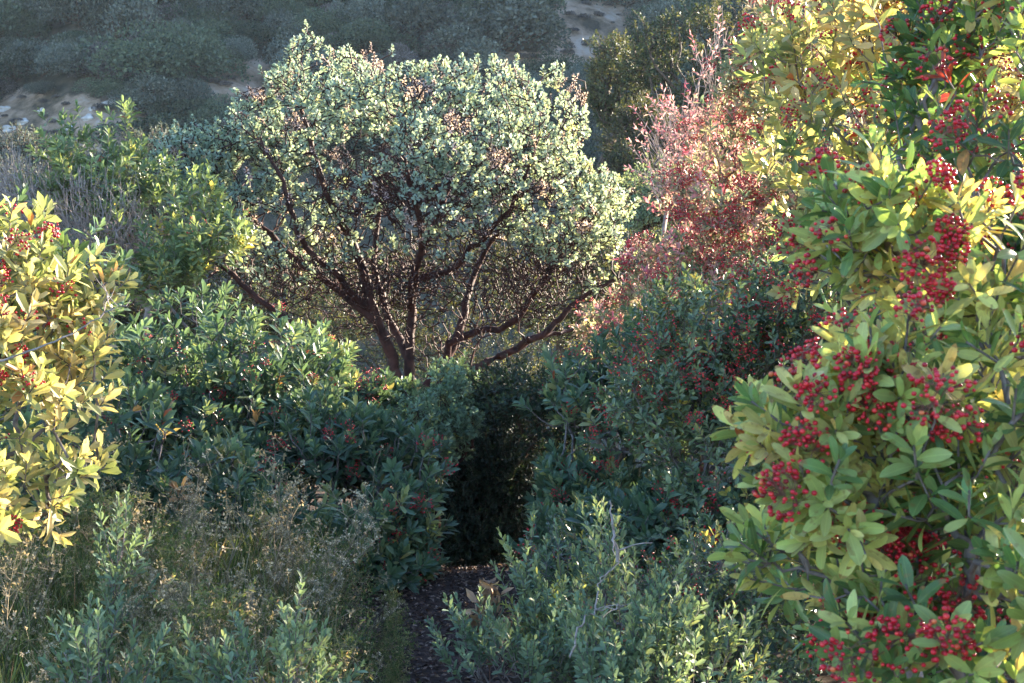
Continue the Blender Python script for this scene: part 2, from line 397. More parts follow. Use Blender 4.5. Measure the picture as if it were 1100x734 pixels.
def berry_cluster(parent, origin, p, axis, n, br, spread, sub=1, stemmat='twig_red', bmat='berry'):
    a = Acc(); axis = nrm(np.array(axis))
    u = nrm(np.cross(axis, [.3, .8, .2])); v = np.cross(axis, u)
    th = rng.random(n)*6.28; r = np.sqrt(rng.random(n)); h = rng.random(n)*.7
    q = p+axis*(spread*(.5+h-.6*r))[:, None]+(u*np.cos(th)[:, None]+v*np.sin(th)[:, None])*(r*spread)[:, None]
    # push berries apart
    for _ in range(6):
        df = q[:, None]-q[None]; ds = np.linalg.norm(df, axis=2)+np.eye(n)
        push = np.clip(2.05*br-ds, 0, None)*(1-np.eye(n)); q = q+(df/ds[..., None]*push[..., None]*.5).sum(1)
    tv, tf = ICO[sub]
    s = br*(.62+.5*rng.random(n))
    V = q[:, None]+tv[None]*s[:, None, None]*np.array([1, 1, .93])
    a.inst(V, tf, bmat, None, True)
    # pedicels
    g = min(6, max(2, n//6)); hub = p+axis*spread*.1+rng.normal(0, spread*.25, (g, 3))
    P_ = [p-axis*spread*.5]; par = [-1]
    for k in range(g): P_.append(hub[k]); par.append(0)
    near = np.linalg.norm(q[:, None]-hub[None], axis=2).argmin(1)
    for k in range(n): P_.append(q[k]); par.append(1+near[k])
    P_ = np.array(P_); par = np.array(par); rad = np.full(len(P_), br*.13); rad[:1+g] = br*.22
    tubes(a, P_, par, rad, np.ones(len(P_), bool), stemmat, 3)
    return a.build('berry_cluster', parent, origin)

def plant(name, label, cat, lobes, base, ntips, leaf, lod='mid', L=.05, Wr=.36, nl=9, span=.06, bf=.5, inner=.35, power=.5,
          kmix=((1, 0, .6),), tipr=.0014, rmax=.03, bark='bark_grey', up=.6, out=.7, own=.4, shoot=.07, group=None,
          clusters=0, cl_n=14, br=.0038, spread=.025, cl_sub=0, cl_lobes=None, seedpts=None, leaf_frac=1.0, a0=22, a1=72, K=3, bend=.25, fold=.3,
          kfun=None, wig=.12, parts=None, stemname='stem', front=None):
    base = np.asarray(base, float)
    pts, od, li = lobe_points(lobes, ntips, inner, power)
    gz = ground_z(pts[:, 0], pts[:, 1])+.03
    pts[:, 2] = np.maximum(pts[:, 2], gz+.05*rng.random(ntips))
    if seedpts is None:
        mc = pts.mean(0); seed = spline([base, base*.6+mc*.4+rng.normal(0, .03, 3)], 4)
        sp = seed; spar = np.arange(-1, len(seed)-1)
        spath = np.concatenate([[0], np.cumsum(np.linalg.norm(np.diff(seed, axis=0), axis=1))])*.6
    else: sp, spar, spath = seedpts
    P, par, _ = mst(pts, sp, spar, spath, bf)
    S = len(sp); N = len(P)
    haschild = np.zeros(N, bool); haschild[par[par >= 0]] = True
    tips = np.where(~haschild & (np.arange(N) >= S))[0]
    # more shoots from every node
    allp = np.arange(S, N)
    ed = np.zeros((N, 3)); ed[S:] = nrm(P[S:]-P[par[S:]]); od_all = np.zeros((N, 3)); od_all[S:] = od
    P, par = subdivide(P, par, S, wig)
    P, par = subdivide(P, par, N, wig*.6)
    sd = nrm(own*ed[allp]+out*od_all[allp]+np.array([0, 0, up])+rng.normal(0, .3, (len(allp), 3)))
    sl = shoot*(.6+.8*rng.random(len(allp)))
    st = P[allp]+sd*sl[:, None]
    n0 = len(P); P = np.concatenate([P, st]); par = np.concatenate([par, allp])
    rad = radii(P, par, tipr, 2.4, rmax)
    r = root(name, base, label, cat, group)
    a = Acc(); tubes(a, P, par, rad, np.ones(len(P), bool), bark, K); a.build(stemname, r, base)
    fol = Acc()
    sel = rng.random(len(allp)) < leaf_frac
    fA = rng.normal(size=(4, 3))*2.2/max(.12, float(np.ptp(st, axis=0).mean())*.35)
    ksh = .085*np.sin(st[sel]@fA.T+rng.random(4)*6.28).sum(1)
    rosettes(fol, st[sel], sd[sel], nl, L, Wr, span, leaf, lod, kmix, a0, a1, bend, fold, ksh)
    fol.build('foliage', r, base)
    if clusters:
        # favour tips on the outside towards the viewer
        sc_ = -od_all[allp][:, 1]+.6*od_all[allp][:, 2]+rng.normal(0, 1.1, len(allp))
        if cl_lobes is not None: sc_ = np.where(np.isin(li, cl_lobes), sc_, -9)
        idx = np.argsort(-sc_)[:clusters*4]; idx = rng.permutation(idx)[:clusters]
        for i in idx:
            berry_cluster(r, base, st[i]+sd[i]*.01+np.array([0, -.01, -.005]), nrm(sd[i]+np.array([0, -.5, -.1])), max(3, int(cl_n*(.5+rng.random()))), br, spread*(.7+.6*rng.random()), cl_sub)
    return r, base, st, sd

def gb(px, d, dx=0.0):
    """ground point below pixel column at depth"""
    x = (px-550)/F*d+dx
    return np.array([x, d, float(ground_z(x, d))])

# ---------------------------------------------------------------- setting
def sheet(name, xs, ys, zf, mat):
    X, Y = np.meshgrid(xs, ys); Z = zf(X, Y)
    V = np.stack([X, Y, Z], -1).reshape(-1, 3); nx = len(xs); ny = len(ys)
    i = np.arange(nx-1)[None]+np.arange(ny-1)[:, None]*nx; i = i.ravel()
    f = np.stack([i, i+1, i+nx+1, i+nx], 1)
    me = bpy.data.meshes.new(name); me.from_pydata(V.tolist(), [], f.tolist()); me.materials.append(M[mat])
    me.polygons.foreach_set('use_smooth', [True]*len(f)); me.update()
    o = bpy.data.objects.new(name, me); COL.objects.link(o); o['kind'] = 'structure'
    return o
def ax(*seg):
    return np.unique(np.concatenate([np.arange(a, b, s) for a, b, s in seg]+[[seg[-1][1]]]))
sheet('ground', ax((-75, -20, 5), (-20, -5, 1), (-5, 5, .15), (5, 20, 1), (20, 75, 5)), ax((-30, 2, 4), (2, 14, .15), (14, 51.5, 1.2)), ground_z, 'ground')['label'] = 'dark shaded soil under the shrubs'
def bare_f(px, py):
    e = lambda cx, cy, rx, ry: 1.5-np.sqrt(((px-cx)/rx)**2+((py-cy)/ry)**2)
    return np.clip(np.maximum.reduce([e(50, 135, 115, 34), e(255, 88, 46, 22), e(640, 25, 56, 50), e(545, 66, 80, 10)]), 0, 1)
hs = sheet('hillside', ax((-75, -45, 6), (-45, 45, .5), (45, 75, 6)), ax((50, 92, .5), (92, 112, 4)), hill_z, 'hill')
hv = np.zeros(len(hs.data.vertices)*3, np.float32); hs.data.vertices.foreach_get('co', hv); hv = hv.reshape(-1, 3)
q_ = hv-CAM; zz_ = q_@FW; A_ = hs.data.attributes.new('bare', 'FLOAT', 'POINT'); A_.data.foreach_set('value', bare_f(550+F*(q_@RT)/zz_, 367-F*(q_@UP)/zz_).astype(np.float32))
hs['label'] = 'steep hillside with bare tan scars'
# trail: narrow strip of bark mulch 4 mm above the ground
tc = lambda y: -.2+.04*np.sin(y*.8)-.012*(y-5)
def trail():
    ys = np.arange(2.5, 8, .1); us = np.linspace(-1, 1, 9)
    V = []; f = []
    for j, y in enumerate(ys):
        for u in us:
            x = float(tc(y))+u*(.27+.04*math.sin(y*3.1+u)); V.append((x, y, float(ground_z(x, y))+.006+.012*(1-u*u)))
    for j in range(len(ys)-1):
        for i in range(8): a = j*9+i; f.append((a, a+1, a+10, a+9))
    me = bpy.data.meshes.new('trail'); me.from_pydata(V, [], f); me.materials.append(M['trail']); me.update()
    o = bpy.data.objects.new('trail', me); COL.objects.link(o); o['kind'] = 'structure'; o['label'] = 'narrow dark mulch footpath'
trail()
def litter():
    a = Acc(); n = 9000
    y = 3.5+rng.random(n)**1.3*4.3; x = tc(y)+rng.normal(0, .3, n)
    z = ground_z(x, y)+.021+rng.random(n)*.016
    p = np.stack([x, y, z], 1); th = rng.random(n)*6.28
    d = np.stack([np.cos(th), np.sin(th), rng.normal(0, .25, n)], 1); nn = np.array([0, 0, 1])+rng.normal(0, .35, (n, 3))
    put_leaves(a, p, d, nn, .012+.022*rng.random(n), .008+.01*rng.random(n), rng.random(n)**1.7, 'litter', 'lo', .3, .5)
    o = a.build('leaf_litter'); tag(o, 'brown fallen leaf litter scattered over the trail', kind='stuff')
litter()

# ---------------------------------------------------------------- manzanita
D = 12.0
def limbs_tree():
    base = gb(432, D)
    L_ = [  # px, py, depth offset ; first point joins trunk
     ([(432, 470, 0), (425, 425, 0), (398, 335, -.1), (376, 262, -.2), (345, 185, -.3), (322, 110, -.4)], .062),
     ([(434, 470, .05), (441, 420, .05), (433, 350, .1), (441, 290, .1), (470, 222, .1), (505, 140, .1)], .055),
     ([(440, 470, .1), (447, 425, .15), (482, 350, .3), (497, 292, .5), (540, 230, .6), (592, 165, .6)], .05),
     ([(430, 480, -.1), (447, 440, -.1), (503, 402, -.15), (570, 368, -.1), (620, 322, 0), (665, 296, .1)], .052),
     ([(426, 480, -.1), (415, 430, -.15), (370, 382, -.4), (300, 342, -.6), (242, 292, -.7), (196, 262, -.7)], .042),
     ([(400, 345, -.1), (352, 302, .1), (292, 252, .3), (240, 196, .4), (222, 172, .4)], .034),
     ([(432, 380, .1), (402, 300, .4), (410, 205, .5), (420, 110, .5)], .036),
     ([(468, 375, .25), (548, 330, .1), (604, 262, 0), (640, 216, 0)], .032),
     ([(441, 330, .1), (455, 250, -.5), (440, 180, -.8), (430, 120, -.8)], .03),
     ([(400, 330, -.1), (330, 270, -.6), (300, 200, -.8), (280, 150, -.8)], .03),
     ([(560, 372, -.1), (600, 368, .1), (640, 345, .3), (660, 330, .4)], .02),
     ([(470, 300, .1), (520, 260, -.3), (560, 200, -.5), (575, 150, -.5)], .024),
    ]
    P = [base-np.array([0, 0, .15]), base+np.array([.0, 0, .12])]; par = [-1, 0]; lim = [-1, -1]; hand = [.1, .09]
    for li, (pts, r0) in enumerate(L_):
        w = np.array([at(a, b, D+c) for a, b, c in pts])
        s = spline(w, 7); ln = len(s)
        s[1:] += np.cumsum(rng.normal(0, .02, (ln-1, 3)), 0)*np.linspace(1, .3, ln-1)[:, None]
        if li < 5: j = 1
        else: j = int(np.linalg.norm(np.array(P)-w[0], axis=1).argmin())
        for k, q in enumerate(s):
            if li >= 5 and k == 0: continue
            P.append(q); par.append(j); lim.append(li); hand.append(r0*1.0*(1-.82*k/ln)+.003); j = len(P)-1
    P = np.array(P); par = np.array(par); lim = np.array(lim); hand = np.array(hand)
    path = np.zeros(len(P))
    for i in range(1, len(P)): path[i] = path[par[i]]+np.linalg.norm(P[i]-P[par[i]])
    lobes = [(345, 110, D-.2, 70, 62, .9), (400, 100, D, 62, 44, .9), (300, 135, D-.1, 56, 50, .8), (250, 185, D-.2, 78, 48, 1.0), (198, 212, D-.2, 42, 48, .7, 3.4), (215, 170, D-.2, 40, 30, .7, 1.5), (460, 115, D, 60, 46, 1.0), (520, 105, D, 56, 36, .9), (480, 165, D-.4, 90, 50, .9), (582, 125, D+.1, 50, 48, .9), (560, 175, D, 60, 50, .9),
             (598, 225, D, 66, 62, .9, 1.2), (440, 215, D-.6, 130, 60, .7, .5), (300, 250, D-.3, 90, 50, .9, .7), (650, 285, D, 32, 38, .5, .5),
             (500, 285, D-.8, 30, 18, .3, .35), (232, 240, D-.2, 55, 56, .8, .6), (640, 225, D, 36, 36, .6)]
    N = 5000
    pts, od, li = lobe_points(lobes, N, .5, .45, 1.0)
    # bare twiggy interior
    l2 = [(450, 200, D-.5, 150, 60, .6), (430, 310, D, 150, 70, .9), (580, 300, D, 80, 55, .7), (280, 300, D-.2, 90, 55, .7)]
    p2, o2, _ = lobe_points(l2, 5200, .12, .75)
    n_leafy = len(pts); pts = np.concatenate([pts, p2]); od = np.concatenate([od, o2])
    P2, par2, _ = mst(pts, P, par, path*.55, .45)
    S = len(P); NN = len(P2)
    rad_tmp = par2.copy()
    P3, par3 = subdivide(P2, par2, S, .13); P3, par3 = subdivide(P3, par3, NN, .1)
    allp = np.arange(S, S+n_leafy)
    ed = nrm(P2[allp]-P2[par2[allp]])
    sd = nrm(.4*ed+.7*od[:n_leafy]+np.array([0, 0, .6])+rng.normal(0, .35, (n_leafy, 3)))
    st = P3[allp]+sd*(.03+.05*rng.random(n_leafy))[:, None]
    n0 = len(P3); P3 = np.concatenate([P3, st]); par3 = np.concatenate([par3, allp])
    rad = radii(P3, par3, .0024, 2.5, .03)
    rad[:S] = np.maximum(hand, np.minimum(rad[:S], hand*1.1))
    ok = par3 >= 0
    for _ in range(3): rad[S:] = np.minimum(rad[S:], rad[np.maximum(par3[S:], 0)]*.8)
    rad[S:] = np.maximum(rad[S:], .0052)
    limb = np.concatenate([lim, np.full(len(P3)-S, -2)])
    r = root('manzanita_tree', base, 'big round manzanita with dark red crooked limbs and pale blue-green leaves, centre of the clearing', 'tree')
    heavy = heavy_child(P3, par3, rad)
    a = Acc(); tubes(a, P3, par3, rad, limb == -1, 'bark_red', 10, heavy); a.build('trunk', r, base)
    for i in range(len(L_)):
        a = Acc(); tubes(a, P3, par3, rad, limb == i, 'bark_red', 8, heavy); a.build('limb', r, base)
    a = Acc(); tubes(a, P3, par3, rad, limb == -2, 'bark_red', 4, heavy); a.build('twig', r, base)
    fol = Acc(); dead = Acc()
    px, py = 550+F*((st-CAM)@RT)/((st-CAM)@FW), 367-F*((st-CAM)@UP)/((st-CAM)@FW)
    dens = np.where(py > 215, np.clip(1-(py-225)/150, .25, 1), 1.0)
    # sparse window through which the limbs show
    win = np.exp(-(((px-420)/70)**2+((py-270)/55)**2)); dens = dens*(1-.3*win)
    keep = rng.random(n_leafy) < dens
    keep |= (np.hypot((px-495)/38, (py-278)/20) < 1)
    # clumps of withered flower heads and pinkish dead leaf
    fld = np.sin(px*.071+1.3)*np.sin(py*.083)+.6*np.sin(px*.037-py*.05+2)
    dd = keep & ((fld > .85) | (rng.random(n_leafy) < .1))
    kk = keep & ~dd
    right = np.clip((px-520)/140, 0, 1)  # sunlit side put into the leaf colour: paler and yellower towards the right
    rosettes(fol, st[kk], sd[kk], 15, .036, .62, .075, 'manzanita', 'mid', [(1, .05, .55), (.15, .5, .75)], 20, 85, .15, .2, .14*right[kk])
    rosettes(dead, st[dd], sd[dd], 14, .026, .5, .07, 'manzanita', 'lo', [(1, .9, 1)], 20, 95, .3, .4)
    fol.build('foliage', r, base); dead.build('withered_foliage', r, base)
    # a few berries / red young leaves
    return r
limbs_tree()

# ---------------------------------------------------------------- shrubs of the middle ground
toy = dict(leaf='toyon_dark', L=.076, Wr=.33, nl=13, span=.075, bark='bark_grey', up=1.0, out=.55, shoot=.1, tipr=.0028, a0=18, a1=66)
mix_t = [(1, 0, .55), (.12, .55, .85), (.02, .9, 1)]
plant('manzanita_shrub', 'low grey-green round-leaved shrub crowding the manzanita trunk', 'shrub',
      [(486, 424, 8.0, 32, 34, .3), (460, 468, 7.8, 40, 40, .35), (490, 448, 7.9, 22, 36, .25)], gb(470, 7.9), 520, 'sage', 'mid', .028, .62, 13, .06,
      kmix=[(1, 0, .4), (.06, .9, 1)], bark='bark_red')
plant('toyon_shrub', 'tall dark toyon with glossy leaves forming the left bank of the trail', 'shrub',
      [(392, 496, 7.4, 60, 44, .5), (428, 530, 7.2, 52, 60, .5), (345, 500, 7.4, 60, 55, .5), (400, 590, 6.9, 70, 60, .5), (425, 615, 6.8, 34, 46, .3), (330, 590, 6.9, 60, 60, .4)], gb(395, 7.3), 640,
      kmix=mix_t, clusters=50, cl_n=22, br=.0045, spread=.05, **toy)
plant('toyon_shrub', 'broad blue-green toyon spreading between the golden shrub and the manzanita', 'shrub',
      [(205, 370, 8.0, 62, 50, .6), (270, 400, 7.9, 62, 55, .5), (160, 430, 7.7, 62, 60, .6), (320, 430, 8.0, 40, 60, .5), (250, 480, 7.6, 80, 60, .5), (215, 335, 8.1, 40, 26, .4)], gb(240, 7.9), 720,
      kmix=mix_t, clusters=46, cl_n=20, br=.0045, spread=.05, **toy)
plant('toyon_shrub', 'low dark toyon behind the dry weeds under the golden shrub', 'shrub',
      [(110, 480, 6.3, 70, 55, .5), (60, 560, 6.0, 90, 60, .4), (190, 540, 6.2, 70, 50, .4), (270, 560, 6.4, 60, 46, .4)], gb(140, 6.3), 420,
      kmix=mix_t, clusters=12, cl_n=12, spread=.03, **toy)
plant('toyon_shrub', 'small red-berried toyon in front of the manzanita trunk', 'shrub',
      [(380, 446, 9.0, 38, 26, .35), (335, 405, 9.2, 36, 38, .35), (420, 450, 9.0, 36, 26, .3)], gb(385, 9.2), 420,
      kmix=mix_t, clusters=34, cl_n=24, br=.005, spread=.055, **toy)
lau = dict(leaf='laurel', L=.07, Wr=.36, nl=11, span=.11, bark='bark_grey')
plant('laurel_sumac', 'light green upright laurel shrub left of the manzanita against the rocky scar', 'shrub',
      [(135, 150, 10.5, 26, 32, .3), (85, 170, 10.5, 40, 30, .35), (120, 205, 10.4, 60, 36, .4), (60, 215, 10.4, 36, 30, .3), (150, 240, 10.3, 50, 34, .4)], gb(110, 10.5), 420,
      kmix=[(1, 0, .55), (.06, .75, 1)], clusters=9, cl_n=10, up=1.1, shoot=.14, **lau)
plant('laurel_sumac', 'leafy shoots with yellowing leaves beside the lower left of the manzanita', 'shrub',
      [(212, 225, 9.6, 20, 30, .25), (235, 262, 9.5, 30, 24, .25), (190, 275, 9.6, 36, 30, .3), (170, 310, 9.5, 40, 24, .3)], gb(205, 9.6), 240,
      kmix=[(1, 0, .55), (.14, .85, 1)], clusters=5, cl_n=8, up=1.1, shoot=.12, **lau)
plant('bare_shrub', 'grey leafless twiggy shrub behind the golden shrub', 'shrub',
      [(90, 250, 10.0, 90, 55, .6), (170, 270, 10.2, 70, 60, .5), (40, 210, 10.2, 60, 40, .5)], gb(110, 10.0), 1900, 'scrub_mauve', 'lo', .012, .5, 3, .03,
      bark='twig_pale', leaf_frac=.4, tipr=.0018, shoot=.12, inner=.1, bf=.35, up=.9, kmix=[(1, 0, 1)])
gold = dict(leaf='toyon_gold', L=.066, Wr=.38, nl=11, span=.08, bark='bark_grey')
plant('golden_shrub', 'sunlit golden-leaved toyon at the left edge of the photo', 'shrub',
      [(5, 275, 4.7, 40, 46, .3), (60, 312, 4.7, 48, 36, .3), (15, 365, 4.6, 66, 46, .35), (-60, 330, 4.8, 70, 110, .4), (50, 430, 4.5, 50, 40, .3), (0, 510, 4.4, 66, 60, .3), (90, 395, 4.6, 26, 20, .15, .6), (88, 500, 4.5, 24, 18, .15, .6)],
      gb(-40, 4.7), 370, kmix=[(.8, .2, .7), (.6, .6, .84), (.015, .92, 1)], clusters=40, cl_n=24, br=.0048, spread=.04, cl_sub=1, tipr=.0022, rmax=.012, **gold)

# right side
plant('toyon_shrub', 'blue-green toyon with red berries right beside the dark trail opening', 'shrub',
      [(640, 430, 7.6, 56, 46, .4), (634, 500, 7.4, 50, 52, .4), (690, 480, 7.4, 60, 60, .4), (622, 570, 7.2, 40, 50, .35), (660, 560, 7.2, 66, 50, .4), (700, 410, 7.6, 40, 50, .4), (610, 600, 6.2, 50, 36, .3), (690, 590, 5.8, 56, 40, .3)], gb(640, 7.5), 820,
      kmix=mix_t, clusters=80, cl_n=26, br=.0045, spread=.055, **toy)
plant('holly_leaf_shrub', 'dense dark small-leaved shrub filling the middle right', 'shrub',
      [(760, 370, 6.4, 70, 62, .45), (830, 420, 6.2, 66, 70, .45), (720, 440, 6.3, 56, 60, .4), (780, 510, 6.0, 80, 66, .45), (860, 340, 6.4, 60, 60, .4), (740, 590, 5.8, 80, 50, .4), (850, 570, 5.8, 70, 60, .4), (810, 660, 5.0, 80, 70, .4)], gb(790, 6.3), 2900,
      'holly', 'mid', .04, .42, 10, .08, kmix=[(1, .1, .9), (.05, .92, 1)], clusters=100, cl_n=32, br=.0048, spread=.06, shoot=.1)
plant('toyon_shrub', 'tall backlit toyon with reddish leaves and berries rising at the upper right', 'shrub',
      [(830, 90, 8.2, 46, 60, .4), (880, 60, 8.0, 70, 80, .6), (900, 180, 7.8, 70, 80, .6), (830, 250, 7.8, 60, 70, .5), (960, 60, 8.0, 90, 90, .6)], gb(880, 8.0), 1050,
      'toyon_red', 'mid', .06, .34, 9, .07, kmix=[(.8, .05, .4), (1, .35, .6), (.08, .78, .9)], clusters=100, cl_n=40, br=.005, spread=.075, bark='twig_red', shoot=.09)
plant('toyon_shrub', 'pinkish red toyon shrub dense with berries on the slope right of the manzanita', 'shrub',
      [(772, 160, 8.6, 30, 46, .35), (745, 240, 8.5, 50, 50, .45), (790, 250, 8.3, 40, 60, .4), (715, 300, 8.4, 40, 36, .4), (770, 320, 8.1, 60, 40, .4), (800, 150, 8.5, 26, 50, .3)], gb(750, 8.4), 950,
      'toyon_red', 'mid', .052, .32, 8, .07, kmix=[(.7, .05, .4), (.6, .4, .7), (.6, .78, 1)], clusters=100, cl_n=48, br=.0058, spread=.085, bark='twig_red', shoot=.1)
plant('bare_shrub', 'bare pinkish twigs sticking up beside the backlit red shrub', 'shrub',
      [(770, 80, 9.0, 26, 40, .25), (735, 150, 9.0, 36, 44, .3), (712, 190, 9.2, 26, 40, .3)], gb(760, 9.1), 230, 'toyon_red', 'lo', .04, .35, 6, .08,
      bark='twig_pale', leaf_frac=.5, tipr=.002, shoot=.16, inner=.1, up=1.2, kmix=[(1, .7, 1)])
plant('toyon_shrub', 'far red-berried toyon lit from behind at the right tip of the long manzanita limb', 'shrub',
      [(660, 380, 10.5, 36, 28, .4), (690, 340, 10.5, 40, 40, .4), (640, 350, 10.6, 26, 20, .3)], gb(670, 10.5), 330, 'toyon_red', 'mid', .055, .34, 9, .07,
      kmix=[(1, 0, .6), (.4, .6, 1)], clusters=50, cl_n=26, br=.0055, spread=.07)
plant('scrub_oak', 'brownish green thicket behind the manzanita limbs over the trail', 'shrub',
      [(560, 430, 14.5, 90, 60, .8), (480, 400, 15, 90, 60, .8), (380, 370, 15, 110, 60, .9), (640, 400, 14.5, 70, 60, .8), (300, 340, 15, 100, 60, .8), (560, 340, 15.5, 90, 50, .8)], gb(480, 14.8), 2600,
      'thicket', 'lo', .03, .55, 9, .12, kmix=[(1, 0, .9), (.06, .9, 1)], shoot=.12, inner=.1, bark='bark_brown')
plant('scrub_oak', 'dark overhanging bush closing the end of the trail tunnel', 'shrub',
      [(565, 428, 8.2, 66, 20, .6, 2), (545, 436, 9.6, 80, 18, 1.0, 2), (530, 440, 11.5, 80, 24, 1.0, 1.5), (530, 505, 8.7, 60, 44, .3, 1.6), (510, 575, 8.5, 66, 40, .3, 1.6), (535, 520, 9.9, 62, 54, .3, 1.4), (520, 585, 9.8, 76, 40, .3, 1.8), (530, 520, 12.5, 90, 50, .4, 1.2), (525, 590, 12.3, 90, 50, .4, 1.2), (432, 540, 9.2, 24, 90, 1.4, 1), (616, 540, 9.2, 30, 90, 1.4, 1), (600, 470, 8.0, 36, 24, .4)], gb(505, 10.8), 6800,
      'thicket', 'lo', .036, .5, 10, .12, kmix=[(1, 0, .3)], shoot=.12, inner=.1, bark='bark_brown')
sg = dict(leaf='sage', L=.033, Wr=.4, nl=17, span=.12, bark='bark_grey', a0=15, a1=55, up=1.6, shoot=.15)
plant('coyote_brush', 'pale sage-green upright shrub at the bottom right of the trail', 'shrub',
      [(690, 680, 4.1, 40, 30, .25), (668, 730, 3.9, 46, 26, .25), (745, 740, 3.9, 70, 26, .3), (652, 620, 4.3, 9, 40, .08, 1.5), (735, 710, 4.3, 22, 20, .2)], gb(700, 4.1), 200,
      kmix=[(1, 0, .7), (.08, .7, 1)], **sg)
plant('holly_leaf_shrub', 'low dark small-leaved bush woven through the sage-green shrub', 'shrub',
      [(700, 670, 4.7, 80, 44, .3), (620, 620, 5.2, 50, 40, .25), (780, 640, 4.8, 70, 60, .3), (760, 720, 4.5, 100, 40, .3), (640, 710, 4.6, 60, 40, .3)], gb(710, 4.7), 900,
      'holly', 'lo', .024, .5, 11, .07, kmix=[(1, 0, .8), (.06, .9, 1)], clusters=20, cl_n=12, br=.0036, spread=.03, shoot=.08)
plant('coyote_brush', 'small sunflecked shrub with yellow sprigs at the right edge of the trail', 'shrub',
      [(600, 660, 4.9, 34, 34, .2), (566, 655, 4.9, 22, 26, .2), (610, 700, 4.8, 44, 34, .2), (568, 615, 5, 16, 20, .15, .5)], gb(595, 4.9), 210,
      kmix=[(1, .2, .8), (.5, .85, 1)], **sg)
plant('coyote_brush', 'pale leafy sprigs at the bottom edge left of the trail', 'shrub',
      [(290, 752, 3.7, 70, 16, .12), (230, 755, 3.6, 30, 14, .1), (315, 715, 3.7, 10, 26, .05)], gb(290, 3.7), 60, kmix=[(1, .1, .7)], **sg)
plant('coyote_brush', 'darker green sprigs in the bottom left corner', 'shrub',
      [(125, 755, 3.6, 40, 14, .1), (95, 740, 3.6, 20, 14, .08)], gb(115, 3.6), 34, kmix=[(1, 0, .4)], **sg)
plant('coyote_brush', 'single upright sage-green shoot rising out of the weeds', 'plant',
      [(125, 620, 4.4, 8, 40, .05), (122, 660, 4.4, 12, 30, .05)], gb(123, 4.4), 24, kmix=[(1, 0, .4)], **sg)
plant('coyote_brush', 'tiny leafy shrub at the foot of the trail', 'shrub',
      [(520, 700, 4.6, 22, 16, .1), (505, 725, 4.5, 26, 16, .1), (565, 722, 4.4, 40, 16, .1)], gb(520, 4.55), 60, kmix=[(1, 0, .4)], **sg)

# ---------------------------------------------------------------- near toyon on the right
near = dict(bark='bark_grey', Wr=.31, tipr=.0016, K=6, cl_sub=2)
mixn = [(1, .05, .5), (.12, .6, .85), (.03, .9, 1)]
plant('toyon_shrub', 'near toyon with big yellow-green leaves and bright red berries, lower right', 'shrub',
      [(950, 420, 1.9, 60, 46, .12), (870, 460, 1.9, 50, 36, .1), (900, 520, 1.88, 60, 46, .12), (980, 490, 1.85, 60, 50, .12), (830, 480, 1.92, 22, 16, .05, .6)], [.95, 1.95, .13], 150,
      'toyon_near', 'hi', .047, nl=10, span=.05, kmix=[(.15, .25, .5), (1, .56, .84), (.004, .9, 1)], clusters=18, cl_n=50, br=.0034, spread=.034, shoot=.05, rmax=.012, **near)
plant('toyon_shrub', 'near toyon with fresh green leaves and hanging red berries, bottom right corner', 'shrub',
      [(1060, 470, 1.85, 50, 60, .12), (1040, 560, 1.8, 60, 50, .12), (860, 610, 2.0, 46, 36, .12), (930, 650, 1.9, 60, 50, .12), (1000, 690, 1.8, 90, 46, .15), (1090, 640, 1.7, 50, 80, .15), (1110, 400, 1.9, 60, 100, .2)], [1.1, 1.85, .13], 225,
      'toyon_near', 'hi', .047, nl=9, span=.055, kmix=[(1, .1, .5), (.4, .5, .75), (.004, .9, 1)], clusters=24, cl_n=50, br=.0035, spread=.034, shoot=.05, rmax=.012, **near)
plant('toyon_shrub', 'near toyon branch spray of pale lime leaves, right of centre', 'shrub',
      [(940, 225, 2.1, 50, 40, .12), (970, 290, 2.1, 70, 46, .12), (905, 265, 2.1, 26, 26, .08), (1040, 300, 2.1, 80, 60, .15)], [1.15, 2.2, .13], 105,
      'toyon_near', 'hi', .049, nl=9, span=.055, kmix=[(.3, .3, .5), (1, .54, .84), (.004, .9, 1)], clusters=20, cl_n=44, br=.0036, spread=.03, shoot=.05, rmax=.012, **near)
plant('toyon_shrub', 'large dark green toyon loaded with red berries filling the upper right corner', 'shrub',
      [(1070, 90, 2.7, 90, 90, .25), (1010, 60, 2.9, 70, 60, .25), (1080, 220, 2.6, 90, 80, .25), (1000, 180, 2.8, 60, 60, .2), (1100, 330, 2.6, 60, 80, .2), (1060, -40, 2.8, 120, 60, .3), (1000, 400, 2.7, 110, 60, .25), (1060, 560, 2.6, 110, 100, .3), (960, 640, 2.7, 90, 90, .3), (1060, 690, 2.5, 90, 60, .3)], [1.3, 2.9, .13], 540,
      'toyon_near', 'hi', .055, nl=9, span=.065, kmix=[(1, 0, .4), (.2, .5, .84), (.01, .9, 1)], clusters=100, cl_n=34, br=.004, spread=.045, shoot=.06, rmax=.016, **near)
plant('toyon_shrub', 'backlit yellow-leaved toyon behind the upper right corner', 'shrub',
      [(900, 60, 4.6, 80, 70, .4), (960, 20, 4.5, 100, 60, .4), (880, 150, 4.6, 60, 60, .4), (1040, 100, 4.4, 100, 100, .4), (900, 260, 4.5, 60, 60, .3), (1000, 250, 4.4, 110, 90, .4)], gb(960, 4.6), 700,
      'toyon_gold', 'mid', .06, .36, 10, .07, kmix=[(1, .15, .6), (.35, .65, .84), (.03, .9, 1)], clusters=100, cl_n=36, br=.0046, spread=.05, cl_sub=1)

